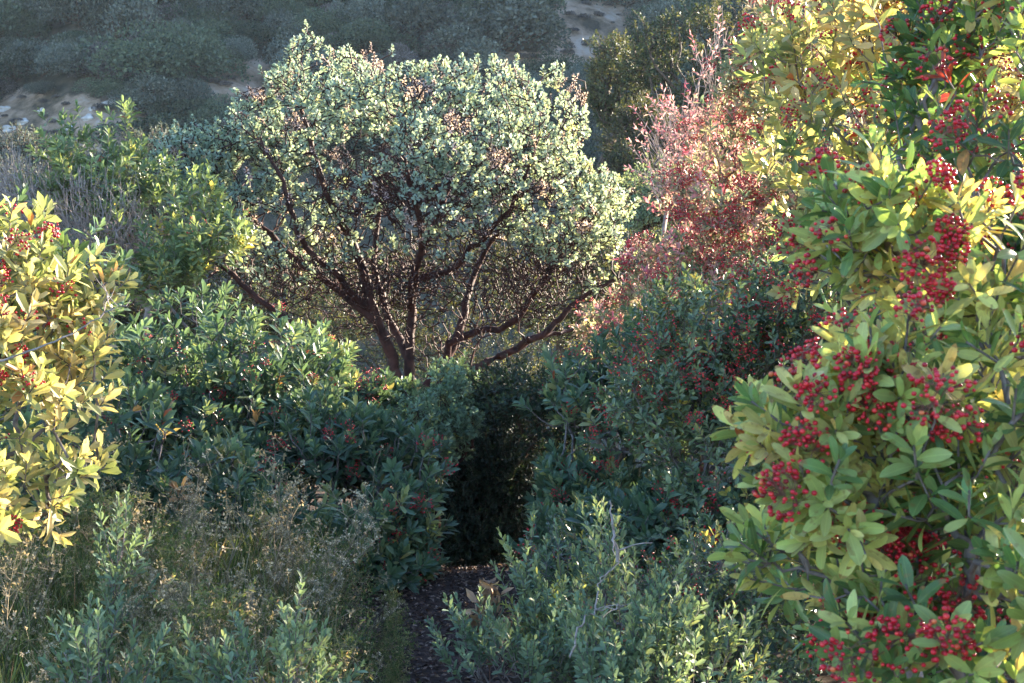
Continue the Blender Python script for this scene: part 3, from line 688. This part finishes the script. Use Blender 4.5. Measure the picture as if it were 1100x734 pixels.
# ---------------------------------------------------------------- trees and shrubs of the valley
def valley(name, label, lobes, base, n, mat, L, kmix, cat='tree', tipr=.008, span=.3, nl=14, shoot=.2, bark='bark_brown'):
    plant(name, label, cat, lobes, base, n, mat, 'lo', L, .55, nl, span, kmix=kmix, tipr=tipr, rmax=.16, shoot=shoot, bark=bark, K=4, a0=20, a1=100, inner=.45)
k1 = [(1, 0, .8), (.1, .8, 1)]
valley('oak_tree', 'broad dark oak with sunlit crown behind the red shrub', [(745, 70, 36, 62, 50, 1.8), (790, 40, 36, 60, 46, 1.8), (700, 60, 36, 34, 36, 1.2), (770, 130, 35, 70, 50, 1.8), (830, 90, 37, 50, 70, 1.6)], gb(765, 36), 1700, 'oak', .11, k1)
valley('oak_tree', 'smaller oak with bright crown tip beside the bare gully', [(655, 70, 38, 24, 30, 1.0), (670, 105, 38, 34, 34, 1.2), (648, 95, 38, 18, 26, .8)], gb(660, 38), 600, 'oak', .11, k1)
valley('valley_shrub', 'yellow-green bush to the right of the manzanita top', [(690, 145, 30, 38, 32, 1.0), (730, 170, 30, 34, 34, 1.0), (680, 185, 29, 34, 28, .9)], gb(700, 30), 800, 'oak', .09, [(1, .4, 1)], 'shrub')
valley('valley_shrub', 'pale sage-green bush low between the manzanita and the red shrub', [(715, 200, 20, 36, 18, .5), (690, 225, 20, 30, 22, .5), (740, 215, 20, 30, 24, .5)], gb(715, 20), 500, 'sage', .06, [(1, .2, .8)], 'shrub', .005, .2)
valley('valley_shrub', 'shaded dark bush in the dip below the rocky scar', [(30, 170, 34, 60, 26, 1.2), (90, 190, 33, 60, 30, 1.2), (10, 220, 30, 60, 40, 1.2), (170, 180, 34, 50, 40, 1.0)], gb(60, 33), 1500, 'scrub_grey', .1, k1, 'shrub')
valley('valley_shrub', 'dim grey-green bush seen through the twigs left of the trunk', [(200, 300, 22, 110, 60, 1.4), (60, 330, 22, 110, 70, 1.4), (330, 320, 22, 90, 60, 1.4)], gb(200, 22), 1500, 'oak', .08, [(1, .2, .7)], 'shrub')
valley('valley_shrub', 'dim bush seen through the limbs right of the trunk', [(470, 310, 24, 110, 60, 1.4), (600, 300, 24, 110, 70, 1.4), (720, 300, 23, 90, 70, 1.4)], gb(600, 24), 1500, 'oak', .08, [(1, .3, .9)], 'shrub')
# toyons added at the right, mostly out of view, to shade the shrubs
shd = dict(kmix=[(1, 0, .5)], leaf='toyon_dark', L=.08, nl=11, span=.1, up=.6, shoot=.1)
def side_shrub(label, cx, cyy, r, h, n):
    # lobes are given through the lens helper, so turn a ground position into its coordinates
    out = []
    for dx, dy, fz, s in ((0, 0, .45, 1), (-.5, .3, .7, .7), (.5, -.2, .75, .75), (.2, .5, .5, .8)):
        c = np.array([cx+dx*r, cyy+dy*r, h*fz]); qx, qy = px_of(c); dd = (c-CAM)@FW
        out.append((qx, qy, dd, r*s*F/dd, h*.42*s*F/dd, r*s))
    plant('toyon_shrub', label, 'shrub', out, [cx, cyy, float(ground_z(cx, cyy))], n, group=None, **shd)
side_shrub('unseen tall toyon thicket added right of the near berry shrub for shade', 3.1, 4.3, 1.1, 2.7, 900)
side_shrub('tall toyon thicket added for shade behind the small-leaved shrub at the right', 3.3, 6.6, 1.2, 2.6, 900)
side_shrub('unseen toyon added past the right margin to shade the near berry shrubs', 2.1, 3.2, .6, 2.25, 420)
side_shrub('dark toyon behind the golden shrub at the left margin', -3.3, 7.3, 1.1, 1.7, 420)
side_shrub('hidden toyon added behind the berry slope to shade the weeds', 2.3, 8.0, .8, 2.0, 600)
side_shrub('toyon added behind the top of the berry slope to shade the left toyons', 2.5, 10.4, 1.0, 2.3, 700)


# ---------------------------------------------------------------- hillside scrub
def crown_variant(n, leafL, lob, mat, squash=.8):
    a = Acc(); c = nrm(rng.normal(size=(lob, 3))); c[:, 2] = np.abs(c[:, 2])*.8; c = c*(.35+.35*rng.random((lob, 1))); rr = .32+.25*rng.random(lob)
    i = rng.integers(0, lob, n); d = nrm(rng.normal(size=(n, 3))); d[:, 2] = np.where(d[:, 2] < -.3, -d[:, 2], d[:, 2])
    p = c[i]+d*(rr[i]*(.55+.45*rng.random(n)**.4))[:, None]; p[:, 2] = np.maximum(p[:, 2]*squash+.05, 0)
    dl = nrm(d+rng.normal(0, .7, (n, 3))); nn = d+rng.normal(0, .5, (n, 3))
    put_leaves(a, p, dl, nn, leafL*(.6+.8*rng.random(n)), leafL*.7*(.6+.6*rng.random(n)), np.clip(rng.normal(.45, .2, n), 0, 1), mat, 'lo', .2, .3)
    b = Acc(); k = 14; tipsP = c[rng.integers(0, lob, k)]+rng.normal(0, .12, (k, 3)); P = [np.array([0, 0, -.25]), np.array([0, 0, .03])]; par = [-1, 0]
    for q in tipsP:
        m = np.array([0, 0, .05])+(q-np.array([0, 0, .05]))*.5+rng.normal(0, .05, 3); P += [m, q]; par += [1, len(P)-2]
    P = np.array(P); par = np.array(par); rad = np.full(len(P), .012); rad[:2] = .035
    tubes(b, P, par, rad, np.ones(len(P), bool), 'bark_brown', 4)
    return a, b
HV = []
for mat, names, cn, cl, cs in (('scrub_green', 'dark green', 6500, .05, .85), ('scrub_green', 'dark green', 5200, .065, .7), ('scrub_grey', 'grey-green', 6500, .05, .8), ('scrub_grey', 'grey-green', 4600, .06, 1.0), ('scrub_mauve', 'mauve-grey', 5000, .045, .9)):
    a, b = crown_variant(cn, cl, random.randint(6, 14), mat, cs); fo = a.build('foliage'); st_ = b.build('stem')
    COL.objects.unlink(fo); COL.objects.unlink(st_); HV.append((fo, st_, names))
def hill_shrub(x, y, s, v, label, sz=1.0, z=None, group='scrub covering the shaded hillside'):
    fo, st_, nm = HV[v]
    r = root('hillside_shrub', (x, y, float(hill_z(x, y)) if z is None else z), label or f'{nm} scrub bush among others like it on the shaded hillside', 'shrub', group)
    r.rotation_euler = (0, 0, random.random()*6.28); r.scale = (s, s*(.65+.6*random.random()), s*sz)
    for q in (fo, st_):
        c = q.copy(); COL.objects.link(c); c.parent = r
    return r
def bare(px, py):
    e = lambda cx, cy, rx, ry: ((px-cx)/rx)**2+((py-cy)/ry)**2 < 1
    return e(50, 136, 118, 34) or e(258, 88, 40, 18) or e(632, 25, 44, 44) or e(560, 66, 60, 8)
placed = []
def try_place(n, smin, smax, sp, vs, cap=999):
    c = 0
    for _ in range(n):
        if c >= cap: break
        x = random.uniform(-34, 20); y = random.uniform(53, 93)
        z = float(hill_z(x, y)); s = random.uniform(smin, smax); px, py = px_of((x, y, z+s*.5))
        if any(bare(px+s*a_, py+s*b_) for a_, b_ in ((0, 0), (9, 0), (-9, 0), (0, 9), (0, -9))): continue
        if py > 200 or px > 860 or py < -60 or (230 < px < 600 and py > 150): continue
        if any((x-a)**2+(y-b)**2 < (sp*(s+t))**2 for a, b, t in placed): continue
        placed.append((x, y, s)); v = random.choice(vs); hill_shrub(x, y, s, v, None, random.uniform(.75, 1.5)); c += 1
    return c
n1 = try_place(400, 2.4, 3.8, .36, [0, 1, 2, 3]); n2 = try_place(5000, 1.5, 2.4, .3, [0, 1, 2, 3, 0, 4], 200)
n3 = try_place(1500, 1.0, 1.5, .3, [2, 3, 4, 4], max(0, 296-n1-n2))
print('hill shrubs', n1, n2, n3)
def on_hill(px, py):
    d = FW+RT*((px-550)/F)+UP*((367-py)/F)
    for t in np.arange(52, 100, .1):
        q = CAM+d*t
        if q[1] > 51 and q[2] < hill_z(q[0], q[1]): return q
    return CAM+d*75
for px, py, s, v, lab in [(195, 90, 3.4, 0, 'largest round dark green bush on the hillside, just left above the manzanita'), (205, 140, 2.4, 1, 'dark bush on the slope touching the left top of the manzanita crown'),
                          (565, 45, 2.4, 1, 'bright green bush at the left rim of the bare gully'), (345, 10, 2.8, 0, 'dark oak scrub at the top edge above the manzanita')]:
    q = on_hill(px, py); hill_shrub(q[0], q[1], s, v, lab, 1.1, group=None)
# small dry tufts in the scars
a, b = crown_variant(500, .16, 5, 'scrub_mauve', .6); tf = a.build('shrub_tuft'); COL.objects.unlink(tf)
k = 0
for _ in range(900):
    px = random.uniform(-30, 720); py = random.uniform(-10, 180)
    if not bare(px, py): continue
    if k >= 70: break
    q = on_hill(px, py); c = tf.copy(); COL.objects.link(c); s = random.uniform(.2, .6); c.location = q; c.scale = (s, s, s); c.rotation_euler = (0, 0, random.random()*6)
    tag(c, 'low dry tuft growing in a bare scar of the hillside', 'shrub', 'dry tufts in the bare scars of the hillside'); k += 1
def rock(px, py, s, lab, grp=None):
    q = on_hill(px, py); a = Acc(); tv, tf_ = ICO[2]
    v = tv*(1+.18*np.sin(tv[:, :1]*4+tv[:, 1:2]*3+px)+.12*np.sin(tv[:, 2:]*7+px))*np.array([1, .8, .75])*s+q
    a.inst(v[None], tf_, 'rock', None, False); o = a.build('boulder', None, q); tag(o, lab, 'rock', grp)
rock(120, 113, .45, 'pale grey boulder standing out alone on the left hillside scar')
for px, py, s in [(10, 140, .35), (25, 132, .3), (60, 150, .28), (95, 128, .3), (45, 120, .22), (75, 138, .2), (110, 150, .22), (100, 118, .2), (5, 118, .3)]:
    rock(px, py, s, 'small whitish rock among others on the left hillside scar', 'small rocks on the left hillside scar')

# ---------------------------------------------------------------- weeds
def weed_variant(h, nb, kind):
    P = [np.zeros(3)]; par = [-1]; n = 9; q = np.zeros(3); dr = nrm(np.array([rng.normal(0, .12), rng.normal(0, .12), 1.]))
    for i in range(n):
        q = q+dr*h/n; dr = nrm(dr+rng.normal(0, .1, 3)); P.append(q); par.append(len(P)-2)
    tips = []
    for b in range(nb):
        i = rng.integers(3, n+1); q = P[i].copy(); j = int(i); dr = nrm(np.array([rng.normal(0, .8), rng.normal(0, .8), .9])); ll = h*.3*rng.random()+.04
        for s in range(3):
            q = q+dr*ll/3; dr = nrm(dr+rng.normal(0, .25, 3)+[0, 0, .1]); P.append(q); par.append(j); j = len(P)-1
            if rng.random() < .6:
                e = q+nrm(rng.normal(size=3)+[0, 0, .5])*ll*.35; P.append(e); par.append(j); tips.append(e)
        tips.append(q)
    P = np.array(P); par = np.array(par); tips = np.array(tips)
    rad = radii(P, par, .0007, 2.6, .0022)
    a = Acc(); tubes(a, P, par, rad, np.ones(len(P), bool), 'green_stem' if kind == 'green' else 'dry_stem', 3)
    f = Acc(); d = nrm(rng.normal(size=(len(tips), 3))+[0, 0, 1])
    if kind == 'seed': rosettes(f, tips, d, 7, .008, .7, .012, 'dry', 'lo', [(1, .3, 1)], 20, 110)
    elif kind == 'leafy': rosettes(f, tips, d, 6, .014, .5, .03, 'dry', 'lo', [(1, .1, .8)], 20, 90)
    else: rosettes(f, tips, d, 8, .022, .3, .05, 'weed', 'lo', [(1, .2, .9), (.1, .9, 1)], 20, 80)
    return a.build('stem'), f.build('foliage')  # for the seed kind, the foliage part holds the tan seed heads
WV = [(weed_variant(.62, 26, 'seed'), 'thin dry weed with tan seed heads'), (weed_variant(.5, 34, 'seed'), 'bushy dry weed with tan seed heads'), (weed_variant(.55, 30, 'leafy'), 'dry golden weed with small curled leaves'),
      (weed_variant(.45, 30, 'green'), 'leafy olive-green weed'), (weed_variant(.55, 24, 'green'), 'leafy olive-green weed')]
for (s_, f_), _ in WV: COL.objects.unlink(s_); COL.objects.unlink(f_)
def weed(x, y, v, s, label=None, group='weeds in the lower left foreground'):
    (s_, f_), nm = WV[v]
    r = root('weed', (x, y, float(ground_z(x, y))-.01), label or nm+' in the lower left foreground', 'weed', group)
    r.rotation_euler = (rng.normal(0, .1), rng.normal(0, .1), random.random()*6.28); r.scale = (s, s, s)
    for q in (s_, f_): c = q.copy(); COL.objects.link(c); c.parent = r
    return r
for i in range(150):
    px = random.uniform(-30, 385); d = random.uniform(3.9, 5.9)
    x = (px-550)/F*d
    top = 560 if px < 250 else 585
    weed(x, d, random.choice([0, 1, 2, 0, 2, 1, 3, 4, 3]), random.uniform(.5, 1.0)*(1.1 if px < 330 else .8))
for i in range(14):
    px = random.uniform(390, 435); d = random.uniform(4.6, 5.8); weed((px-550)/F*d, d, random.choice([3, 4]), random.uniform(.3, .6))
q = gb(300, 5.3); weed(q[0], q[1], 2, 1.25, 'tall golden weed catching the sun among the weeds at lower left', None)
q = gb(318, 5.3); weed(q[0], q[1], 1, 1.3, 'tall sunlit weed full of tan seed heads right of the golden weed', None)
q = gb(155, 5.0); weed(q[0], q[1], 0, 1.3, 'tallest thin dry stalk rising in front of the dark low toyon', None)
def undergrowth():
    a = Acc(); n = 38000
    d = 3.4+rng.random(n)*3.0; px = rng.random(n)*620-275; x = (px-550)/F*d; z = ground_z(x, d)
    th = rng.random(n)*6.28; dr = nrm(np.stack([np.cos(th)*.35, np.sin(th)*.35, .6+rng.random(n)], 1))
    put_leaves(a, np.stack([x, d, z], 1), dr, nrm(rng.normal(size=(n, 3))), .1+.34*rng.random(n), .0024+.002*rng.random(n), rng.random(n), 'weed', 'mid', .5, .1)
    m = 40000; d = 3.4+rng.random(m)*3.0; px = rng.random(m)*640-240; x = (px-550)/F*d; z = ground_z(x, d)+rng.random(m)**1.4*.3
    put_leaves(a, np.stack([x, d, z], 1), nrm(rng.normal(size=(m, 3))+[0, 0, .6]), rng.normal(size=(m, 3)), .01+.016*rng.random(m), .005+.005*rng.random(m), rng.random(m)**1.3, 'weed', 'lo', .3, .3)
    o = a.build('undergrowth'); tag(o, 'tangle of fine grass and low herbs in the lower left', kind='stuff')
undergrowth()

# ---------------------------------------------------------------- dead sticks
def stick(pts, r0, mat, lab, side=0, name='dead_stick'):
    w = spline([at(*p) for p in pts], 6); n = len(w); w[1:-1] += rng.normal(0, .004, (n-2, 3))
    P = list(w); par = list(range(-1, n-1)); rad = list(np.linspace(r0, r0*.35, n))
    for s in range(side):
        i = rng.integers(2, n-1); q = w[i].copy(); j = int(i); dr = nrm(w[i]-w[i-1]+rng.normal(0, .008, 3)*8)
        for k in range(4): q = q+dr*.03+rng.normal(0, .004, 3); P.append(q); par.append(j); rad.append(r0*.4*(1-k*.18)); j = len(P)-1
    a = Acc(); tubes(a, np.array(P), np.array(par), np.array(rad), np.ones(len(P), bool), mat, 6)
    o = a.build(name, None, w[0]); tag(o, lab, 'stick')
stick([(663, 604, 4.0), (660, 570, 4.0), (655, 538, 4.02)], .006, 'twig_pale', 'straight grey dead stick standing up from the sage-green shrub', 2)
stick([(612, 706, 3.7), (625, 668, 3.72), (650, 655, 3.75), (672, 650, 3.8)], .0035, 'twig_pale', 'thin curved grey stick low in front of the sage-green shrub', 2)
stick([(640, 655, 3.9), (645, 625, 3.95), (665, 605, 4.0)], .003, 'twig_pale', 'slender forked grey twig between the two other dead sticks', 1)
stick([(-20, 393, 4.2), (50, 372, 4.2), (100, 345, 4.25), (140, 322, 4.3)], .004, 'twig_pale', 'long grey dead branch crossing in front of the golden shrub', 4)
# clump of dead leaves beside the trail
def dead_clump():
    b = at(528, 672, 4.7); r = root('dead_sprig', (b[0], b[1], float(ground_z(b[0], b[1]))), 'curled tan dead leaves hanging on a sprig at the right trail edge', 'plant')
    n = 26; t = at(527, 668, 4.7)+rng.normal(0, 1, (n, 3))*[.03, .03, .05]; t = np.concatenate([t, at(526, 632, 4.7)+rng.normal(0, .018, (6, 3))])
    d = nrm(rng.normal(size=(len(t), 3))+[0, 0, -.4]); f = Acc(); rosettes(f, t, d, 4, .04, .5, .02, 'dead_leaf', 'mid', [(1, 0, 1)], 20, 80, .8, .5); o0 = np.array(r.location); f.build('foliage', r, o0)
    P = np.concatenate([[o0], [o0*.5+t.mean(0)*.5], t]); par = np.array([-1, 0]+[1]*len(t)); a = Acc(); tubes(a, P, par, np.full(len(P), .0018), np.ones(len(P), bool), 'twig_red', 4); a.build('stem', r, o0)
dead_clump()

# ---------------------------------------------------------------- light, air, camera
world = bpy.data.worlds.new('World'); sc.world = world; world.use_nodes = True
nt = world.node_tree; bg = nt.nodes['Background']; sky = nt.nodes.new('ShaderNodeTexSky'); sky.sky_type = 'NISHITA'; sky.sun_disc = False
sky.sun_elevation = SUN_EL; sky.sun_rotation = SUN_AZ; sky.altitude = 100; sky.dust_density = .4; sky.ozone_density = 3.2
nt.links.new(sky.outputs[0], bg.inputs[0]); bg.inputs[1].default_value = .095
sl = bpy.data.lights.new('sun', 'SUN'); sl.energy = 5.0; sl.angle = R(.53); sl.color = (1, .87, .68)
so = bpy.data.objects.new('sun', sl); COL.objects.link(so)
from mathutils import Vector
sdv = Vector((math.cos(SUN_EL)*math.sin(SUN_AZ), math.cos(SUN_EL)*math.cos(SUN_AZ), math.sin(SUN_EL)))
so.rotation_euler = sdv.to_track_quat('Z', 'Y').to_euler(); so.location = (20, 20, 30)
bpy.ops.mesh.primitive_cube_add(size=1, location=(0, 41, 15.5)); hz = bpy.context.object; hz.name = 'haze'; hz.scale = (154, 147, 51)
hz['kind'] = 'stuff'; hz['label'] = 'thin bluish air between here and the hillside'
hm = bpy.data.materials.new('haze'); hm.use_nodes = True; hn = hm.node_tree; hn.nodes.clear(); pv = hn.nodes.new('ShaderNodeVolumePrincipled'); ho = hn.nodes.new('ShaderNodeOutputMaterial')
pv.inputs['Color'].default_value = (.7, .85, 1, 1); pv.inputs['Density'].default_value = .00025; pv.inputs['Anisotropy'].default_value = 0; hn.links.new(pv.outputs[0], ho.inputs['Volume']); hz.data.materials.append(hm)
cam = bpy.data.cameras.new('camera'); co = bpy.data.objects.new('camera', cam); COL.objects.link(co); sc.camera = co
co.location = CAM.tolist(); co.rotation_euler = (R(90)-PITCH, 0, 0); cam.sensor_width = 36; cam.lens = F/1100*36; cam.clip_end = 1000; cam.clip_start = .05
cam.dof.use_dof = True; cam.dof.focus_distance = 6.0; cam.dof.aperture_fstop = 18
sc.view_settings.view_transform = 'Standard'; sc.view_settings.look = 'None'; sc.view_settings.gamma = 1; sc.view_settings.exposure = 2.9
sc.render.engine = 'CYCLES'
cy = sc.cycles; cy.use_denoising = True; cy.max_bounces = 6; cy.diffuse_bounces = 2; cy.glossy_bounces = 2; cy.transmission_bounces = 3; cy.volume_bounces = 0
cy.sample_clamp_indirect = 6; cy.caustics_reflective = False; cy.caustics_refractive = False
